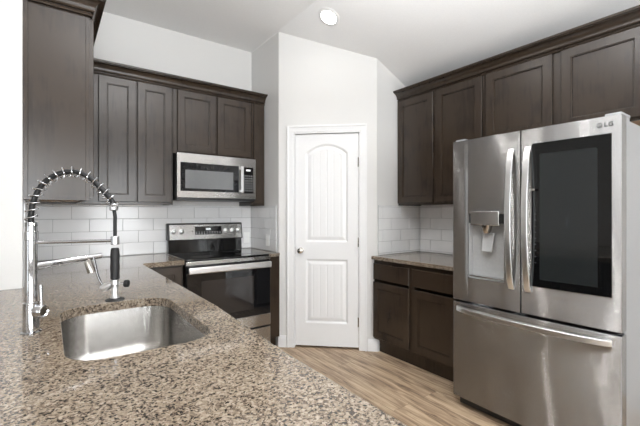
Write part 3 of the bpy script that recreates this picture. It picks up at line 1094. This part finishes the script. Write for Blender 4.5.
for x in (RX_0 + .03, RX_1 - .05):
    MB().box(x, x + .022, 3.010, 3.0365, .815, .846).build('handle_mount', 'bright_steel', od)
MB().box(RX_0 + .001, RX_1 - .001, 3.037, 3.073, .075, .252).build('storage_drawer', 'steel', rg, bevel=.003)
MB().hexa([(RX_0 + .012, 3.642, .900), (RX_1 - .012, 3.642, .900), (RX_1 - .012, 3.715, .900), (RX_0 + .012, 3.715, .900),
           (RX_0 + .012, 3.655, 1.04), (RX_1 - .012, 3.655, 1.04), (RX_1 - .012, 3.715, 1.04), (RX_0 + .012, 3.715, 1.04)]).build('backguard_base', 'black_gloss', rg, bevel=.003)
bg = MB().hexa([(RX_0 + .004, 3.640, 1.036), (RX_1 - .002, 3.640, 1.036), (RX_1 - .002, 3.718, 1.036), (RX_0 + .004, 3.718, 1.036),
                (RX_0 + .004, 3.665, 1.198), (RX_1 - .002, 3.665, 1.198), (RX_1 - .002, 3.718, 1.198), (RX_0 + .004, 3.718, 1.198)]).build('backguard_frame', 'black_plastic', rg, bevel=.006)


def bgp(x, z, d):      # point in front of the sloped control panel
    return (x, 3.640 + (z - 1.036) * .025 / .162 - d, z)


def bgplate(x0, x1, z0, z1, d0, d1):
    return MB().hexa([bgp(x0, z0, d1), bgp(x1, z0, d1), bgp(x1, z0, d0), bgp(x0, z0, d0), bgp(x0, z1, d1), bgp(x1, z1, d1), bgp(x1, z1, d0), bgp(x0, z1, d0)])


cp = bgplate(RX_0 + .022, RX_1 - .016, 1.042, 1.184, .0005, .004).build('control_panel', 'steel', rg, bevel=.001)
bgplate(1.155, 1.425, 1.085, 1.165, .0042, .006).build('display', 'black_gloss', rg, bevel=.001)
bgplate(1.262, 1.312, 1.128, 1.148, .0062, .0068).build('clock_digits', 'display_glow', rg)
ic = MB()
for i in range(10):
    for j in range(2):
        p = bgp(1.168 + i * .0265, 1.096 + j * .014, .0064)
        ic.box(p[0] - .005, p[0] + .005, p[1] - .0003, p[1] + .0003, p[2] - .0025, p[2] + .0025)
tag(ic.build('key_legends', 'icon_grey', rg), kind='stuff')
for x in (.954, 1.024, 1.468, 1.538, 1.608):
    p = bgp(x, 1.118, .0042)
    kb = MB().lathe(p, [(.024, 0), (.024, .004), (.019, .006), (.017, .022), (.013, .025), (.001, .0255)], axis=(0, -1, -.15), n=28).build('control_knob', 'bright_steel', rg)
    MB().box(p[0] - .003, p[0] + .003, p[1] - .030, p[1] - .024, p[2] - .022, p[2] + .012).build('knob_grip', 'black_plastic', kb, bevel=.001) if False else None
p = bgp(1.129, 1.117, .0042)
MB().lathe(p, [(.005, 0), (.005, .002), (.001, .0025)], axis=(0, -1, -.15), n=16).build('indicator_lamp', 'black_gloss', rg)

# ------------------------------------------------------------------ microwave
mw = thing('microwave', 'stainless over-the-range microwave with black window and keypad', 'microwave', (1.275, 3.53, 1.412))
mf = WY - .407
MB().box(.896, 1.648, mf + .022, WY - .002, 1.414, 1.828).build('body', 'black_plastic', mw, bevel=.003)
MB().box(.90, 1.645, mf + .002, mf + .020, 1.414, 1.434).build('lower_grille', 'black_plastic', mw)
MB().box(.896, 1.650, mf, mf + .021, 1.435, 1.828).build('front_panel', 'steel', mw, bevel=.003)
MB().box(.926, 1.470, mf - .003, mf - .0003, 1.494, 1.747).build('door_glass', 'microwave_glass', mw, bevel=.001)
MB().box(.966, 1.412, mf - .0042, mf - .0032, 1.518, 1.682).build('door_window', 'microwave_window', mw)
MB().box(1.516, 1.622, mf - .003, mf - .0003, 1.490, 1.742).build('keypad', 'black_gloss', mw, bevel=.001)
MB().box(1.545, 1.592, mf - .004, mf - .0032, 1.705, 1.722).build('display', 'display_glow', mw)
ic = MB()
for i in range(4):
    for j in range(7):
        x = 1.532 + i * .0245; z = 1.515 + j * .024
        ic.box(x - .006, x + .006, mf - .0036, mf - .0032, z - .0035, z + .0035)
tag(ic.build('key_legends', 'icon_grey', mw), kind='stuff')
mh = MB()
mh.box(1.480, 1.506, mf - .040, mf - .026, 1.492, 1.745)
mh.build('door_handle', 'bright_steel', mw, bevel=.005, seg=3)
for z in (1.51, 1.725):
    MB().box(1.485, 1.501, mf - .027, mf - .0005, z - .008, z + .008).build('handle_mount', 'bright_steel', mw)

# ------------------------------------------------------------------ refrigerator
FF = 2.213; Y0, Y1 = .572, 1.490; YM = 1.041
fr = thing('refrigerator', 'stainless French-door refrigerator with dark glass door panel and ice dispenser', 'refrigerator', (2.62, (Y0 + Y1) / 2, 0))
MB().box(2.292, 3.06, Y0 + .006, Y1 - .006, .045, 1.765).build('body', 'fridge_side', fr, bevel=.006)
MB().box(2.30, 2.95, Y0 + .03, Y1 - .03, .001, .045).box(2.262, 2.292, Y0 + .02, Y1 - .02, .012, .07).build('toe_grille', 'black_plastic', fr, bevel=.002)


def bowed(mb, ya, yb, z0, z1, x_back=2.285, bow=.010, holes=None, nseg=14, bev=.006):
    """door skin slightly bowed outwards across the whole fridge width"""
    out = []
    def xf(y):
        t = (y - (Y0 + Y1) / 2) / ((Y1 - Y0) / 2)
        return FF - bow * (1 - t * t) + .004
    cols = []
    for i in range(nseg + 1):
        y = ya + (yb - ya) * i / nseg
        cols.append(y)
    return cols, xf


def bow_x(y, bow=.010):
    t = (y - (Y0 + Y1) / 2) / ((Y1 - Y0) / 2)
    return FF + .002 - bow * (1 - t * t)


def door_skin(ya, yb, z0, z1, hole=None, n=16, xb=2.285):
    """solid door with bowed front; optional rectangular recess opening (y0,y1,z0,z1,depth)"""
    mb = MB()
    ys = sorted(set([round(ya + (yb - ya) * i / n, 5) for i in range(n + 1)] + ([hole[0], hole[1]] if hole else [])))
    zs = sorted(set([z0, z1] + ([hole[2], hole[3]] if hole else [])))
    vf = {}
    def V(y, z):
        k_ = (y, z)
        if k_ not in vf: vf[k_] = mb.bm.verts.new((bow_x(y), y, z))
        return vf[k_]
    for i in range(len(ys) - 1):
        for j in range(len(zs) - 1):
            yc_, zc_ = (ys[i] + ys[i + 1]) / 2, (zs[j] + zs[j + 1]) / 2
            if hole and hole[0] < yc_ < hole[1] and hole[2] < zc_ < hole[3]: continue
            mb.bm.faces.new((V(ys[i], zs[j]), V(ys[i], zs[j + 1]), V(ys[i + 1], zs[j + 1]), V(ys[i + 1], zs[j])))
    vb = {}
    def W(y, z):
        k_ = (y, z)
        if k_ not in vb: vb[k_] = mb.bm.verts.new((xb, y, z))
        return vb[k_]
    for i in range(len(ys) - 1):
        for z in (z0, z1):
            mb.bm.faces.new((V(ys[i], z), V(ys[i + 1], z), W(ys[i + 1], z), W(ys[i], z)))
        mb.bm.faces.new([W(ys[i], z0), W(ys[i + 1], z0), W(ys[i + 1], z1), W(ys[i], z1)])
    for y in (ys[0], ys[-1]):
        mb.bm.faces.new([V(y, z) for z in zs] + [W(y, z1), W(y, z0)])
    if hole:
        xd = FF + hole[4]
        hy = [y for y in ys if hole[0] <= y <= hole[1]]
        D_ = {y: (mb.bm.verts.new((xd, y, hole[2])), mb.bm.verts.new((xd, y, hole[3]))) for y in hy}
        for a, b in zip(hy, hy[1:]):
            mb.bm.faces.new((V(a, hole[2]), V(b, hole[2]), D_[b][0], D_[a][0]))
            mb.bm.faces.new((V(a, hole[3]), D_[a][1], D_[b][1], V(b, hole[3])))
            mb.bm.faces.new((D_[a][0], D_[b][0], D_[b][1], D_[a][1]))
        for y in (hole[0], hole[1]):
            mb.bm.faces.new((V(y, hole[2]), D_[y][0], D_[y][1], V(y, hole[3])))
    return mb


ld = door_skin(YM + .003, Y1, .722, 1.779, hole=(1.138, 1.378, .880, 1.296, .052)).build('left_door', 'fridge_steel', fr, bevel=.004, seg=3, sharp=30)
rd = door_skin(Y0, YM - .003, .722, 1.779).build('right_door', 'fridge_steel', fr, bevel=.004, seg=3, sharp=30)
fd = door_skin(Y0, Y1, .072, .706).build('freezer_drawer', 'fridge_steel', fr, bevel=.004, seg=3, sharp=30)
MB().box(2.2925 - .02, 2.2920, Y0 + .012, Y1 - .012, .700, .728).build('door_gasket', 'black_rubber', fr)
# dark glass panel
gx = bow_x(.8) + .004
gp_ = MB()
ys = [.612 + (.978 - .612) * i / 8 for i in range(9)]
for a, b in zip(ys, ys[1:]):
    pass
va = [[gp_.bm.verts.new((bow_x(y) - .003 + dx, y, z)) for y in ys] for dx, z in ((0, .888), (0, 1.692), (.003 - .0004, 1.692), (.003 - .0004, .888))]
for r1 in range(4):
    r2 = (r1 + 1) % 4
    for i in range(8): gp_.bm.faces.new((va[r1][i], va[r1][i + 1], va[r2][i + 1], va[r2][i]))
gp_.bm.faces.new([va[k_][0] for k_ in range(4)]); gp_.bm.faces.new([va[k_][8] for k_ in range(3, -1, -1)])
tag(gp_.build('glass_panel', 'fridge_glass', rd), 'glossy black glass panel')
gw = MB()
ys = [.668 + (.936 - .668) * i / 6 for i in range(7)]
va = [[gw.bm.verts.new((bow_x(y) - .0036 + dx, y, z)) for y in ys] for dx, z in ((0, .93), (0, 1.63), (.0004, 1.63), (.0004, .93))]
for r1 in range(4):
    r2 = (r1 + 1) % 4
    for i in range(6): gw.bm.faces.new((va[r1][i], va[r1][i + 1], va[r2][i + 1], va[r2][i]))
gw.bm.faces.new([va[k_][0] for k_ in range(4)]); gw.bm.faces.new([va[k_][6] for k_ in range(3, -1, -1)])
gw.build('see_through_window', 'fridge_window_glass', rd)
ic = MB()
for i in range(9):
    z = 1.02 + i * .034
    ic.box(bow_x(.958) - .0040, bow_x(.958) - .0034, .955, .961, z, z + .006)
tag(ic.build('touch_icons', 'logo_grey', rd), kind='stuff')
# door handles: flat bars bowed outwards


def vbar(y, tilt, name, par):
    pts = []
    n_ = 20
    mb = MB(); rings = []
    za_, zb_ = .850, 1.680
    for i in range(n_ + 1):
        t = i / n_; z = za_ + (zb_ - za_) * t
        s_ = math.sin(math.pi * t)
        xo = bow_x(y) - .006 - .050 * s_ ** .55
        yo = y + tilt * (1 - s_)
        w_ = .017
        rings.append([mb.bm.verts.new(q) for q in ((xo, yo - w_, z), (xo, yo + w_, z), (xo + .016, yo + w_ - .003, z), (xo + .016, yo - w_ + .003, z))])
    for a, b in zip(rings, rings[1:]):
        for k_ in range(4): mb.bm.faces.new((a[k_], a[(k_ + 1) % 4], b[(k_ + 1) % 4], b[k_]))
    mb.bm.faces.new(rings[0]); mb.bm.faces.new(rings[-1][::-1])
    return mb.build(name, 'bright_steel', par, bevel=.003, seg=2)


vbar(1.092, .0, 'door_handle', ld)
vbar(.998, .0, 'door_handle', rd)
MB().box(bow_x(.975) - .030, bow_x(.975) - .022, .952, .984, 1.425, 1.437).build('door_button', 'nickel', rd, bevel=.001)
# freezer handle: long horizontal bowed bar
mb = MB(); rings = []
n_ = 28; ya, yb = .612, 1.462
for i in range(n_ + 1):
    t = i / n_; y = ya + (yb - ya) * t; s_ = math.sin(math.pi * t)
    xo = bow_x(y) - .006 - .052 * s_ ** .5
    z = .664
    rings.append([mb.bm.verts.new(q) for q in ((xo, y, z - .017), (xo, y, z + .013), (xo + .022, y, z + .019), (xo + .022, y, z - .013))])
for a, b in zip(rings, rings[1:]):
    for k_ in range(4): mb.bm.faces.new((a[k_], a[(k_ + 1) % 4], b[(k_ + 1) % 4], b[k_]))
mb.bm.faces.new(rings[0]); mb.bm.faces.new(rings[-1][::-1])
mb.build('drawer_handle', 'bright_steel', fd, bevel=.003)
# ice and water dispenser
dx = FF + .052
dsp = MB()
dsp.box(dx - .002, dx - .0004, 1.142, 1.374, .884, 1.292)
dsp.box(FF + .006, dx - .002, 1.1385, 1.142, .884, 1.292).box(FF + .006, dx - .002, 1.374, 1.3775, .884, 1.292)
dsp.box(FF + .006, dx - .002, 1.142, 1.374, .8805, .890)
dpn = dsp.build('dispenser_recess', 'grey_plastic', ld)
MB().box(FF - .016, FF + .010, 1.166, 1.352, 1.222, 1.312).build('dispenser_panel', 'steel', dpn, bevel=.004)
MB().box(FF + .004, dx - .004, 1.1425, 1.3735, 1.236, 1.2955).build('dispenser_hood', 'black_plastic', dpn)
MB().tube([(FF + .018, 1.262, 1.222), (FF + .018, 1.262, 1.195), (FF + .020, 1.262, 1.175)], [.036, .030, .022], 20).build('ice_chute', 'nickel', dpn)
MB().hexa([(FF + .012, 1.225, 1.055), (FF + .012, 1.295, 1.055), (FF + .022, 1.295, 1.055), (FF + .022, 1.225, 1.055),
           (FF + .034, 1.222, 1.175), (FF + .034, 1.298, 1.175), (FF + .044, 1.298, 1.175), (FF + .044, 1.222, 1.175)]).build('dispenser_paddle', 'grey_plastic', dpn, bevel=.006, seg=3)
MB().box(FF + .000, dx - .003, 1.146, 1.370, .8905, .898).build('drip_tray', 'steel', dpn, bevel=.001)
# hinge covers on top
MB().box(2.235, 2.37, Y0 + .006, Y0 + .075, 1.7795, 1.794).build('hinge_cover', 'fridge_side', fr, bevel=.004)
MB().box(2.235, 2.37, Y1 - .075, Y1 - .006, 1.7795, 1.794).build('hinge_cover', 'fridge_side', fr, bevel=.004)
MB().box(2.300, 2.37, Y0 + .010, Y0 + .07, 1.7645, 1.7795).build('hinge_base', 'fridge_side', fr)
MB().box(2.300, 2.37, Y1 - .07, Y1 - .010, 1.7645, 1.7795).build('hinge_base', 'fridge_side', fr)
# maker's lettering and round emblem on the right door
cu = bpy.data.curves.new('logo_letters', 'FONT')
cu.body = 'LG'; cu.size = .030; cu.extrude = .0008; cu.align_x = 'LEFT'; cu.space_character = 1.15
tmp = bpy.data.objects.new('logo_tmp', cu); COL.objects.link(tmp)
dg = bpy.context.evaluated_depsgraph_get()
me = bpy.data.meshes.new_from_object(tmp.evaluated_get(dg))
bpy.data.objects.remove(tmp)
me.name = 'logo_letters'
me.materials.clear(); me.materials.append(M['logo_grey'])
lg = bpy.data.objects.new('logo_letters', me); COL.objects.link(lg); lg.parent = rd
lx = bow_x(.63) - .0012
lg.matrix_basis = Matrix.Translation(Vector((lx, .643, 1.728)) - wpos(rd)) @ Matrix.Rotation(R(-90), 4, 'Z') @ Matrix.Rotation(R(90), 4, 'X')
em = MB()
ec = Vector((bow_x(.66) - .0014, .662, 1.738))
n_ = 24
pts = [ec + Vector((0, math.cos(2 * math.pi * i / n_) * .011, math.sin(2 * math.pi * i / n_) * .011)) for i in range(2, n_ + 1)]
em.tube(pts, .0012, 6)
em.box(ec.x - .0006, ec.x + .0006, ec.y - .0008, ec.y + .0008, ec.z - .006, ec.z + .006)
em.box(ec.x - .0006, ec.x + .0006, ec.y - .006, ec.y, ec.z - .007, ec.z - .0055)
em.build('logo_emblem', 'logo_grey', rd)

# ------------------------------------------------------------------ recessed ceiling lights


def ceiling_light(x, y, label, power=45, r=.088, glow='lamp_glow'):
    z = cz(x)
    sl = math.atan(SL) if x > 1.79 else 0
    t = thing('recessed_ceiling_light', label, 'ceiling light', (x, y, z))
    t.rotation_euler = (0, sl, 0)
    MB().lathe((0, 0, 0), [(r * .78, -.001), (r * .80, -.006), (r, -.008), (r * 1.12, -.003), (r * 1.13, -.0005)], n=40).build('trim_ring', 'white_trim', t, local=True)
    MB().lathe((0, 0, 0), [(r * .77, -.0090), (r * .77, -.0075)], n=40).build('lens', glow, t, local=True)
    l = bpy.data.lights.new('lamp', 'SPOT')
    l.energy = power; l.spot_size = R(150); l.spot_blend = .8; l.shadow_soft_size = .07; l.color = (1, .965, .92)
    lo = bpy.data.objects.new('lamp', l); COL.objects.link(lo); lo.parent = t; lo.location = (0, 0, -.03)
    return t


ceiling_light(1.95, 2.53, 'round lit recessed light in the sloped ceiling above the pantry door', 3, glow='lamp_glow_dim')
ceiling_light(.85, 2.00, 'recessed light in the flat ceiling over the far half of the peninsula', 8)
ceiling_light(.68, 1.10, 'added unseen recessed light in the flat ceiling over the near half of the peninsula', 5)  # extra lamp, placed to streak the refrigerator steel
ceiling_light(-2.4, 2.70, 'added unseen recessed light in the flat ceiling beyond the stub wall left of the kitchen', 5)  # extra lamp, put in for another bright streak on the refrigerator doors
ceiling_light(1.20, -.60, 'added unseen recessed light in the flat ceiling behind the viewpoint', 20)  # extra lamp out of frame, put in to help light the room
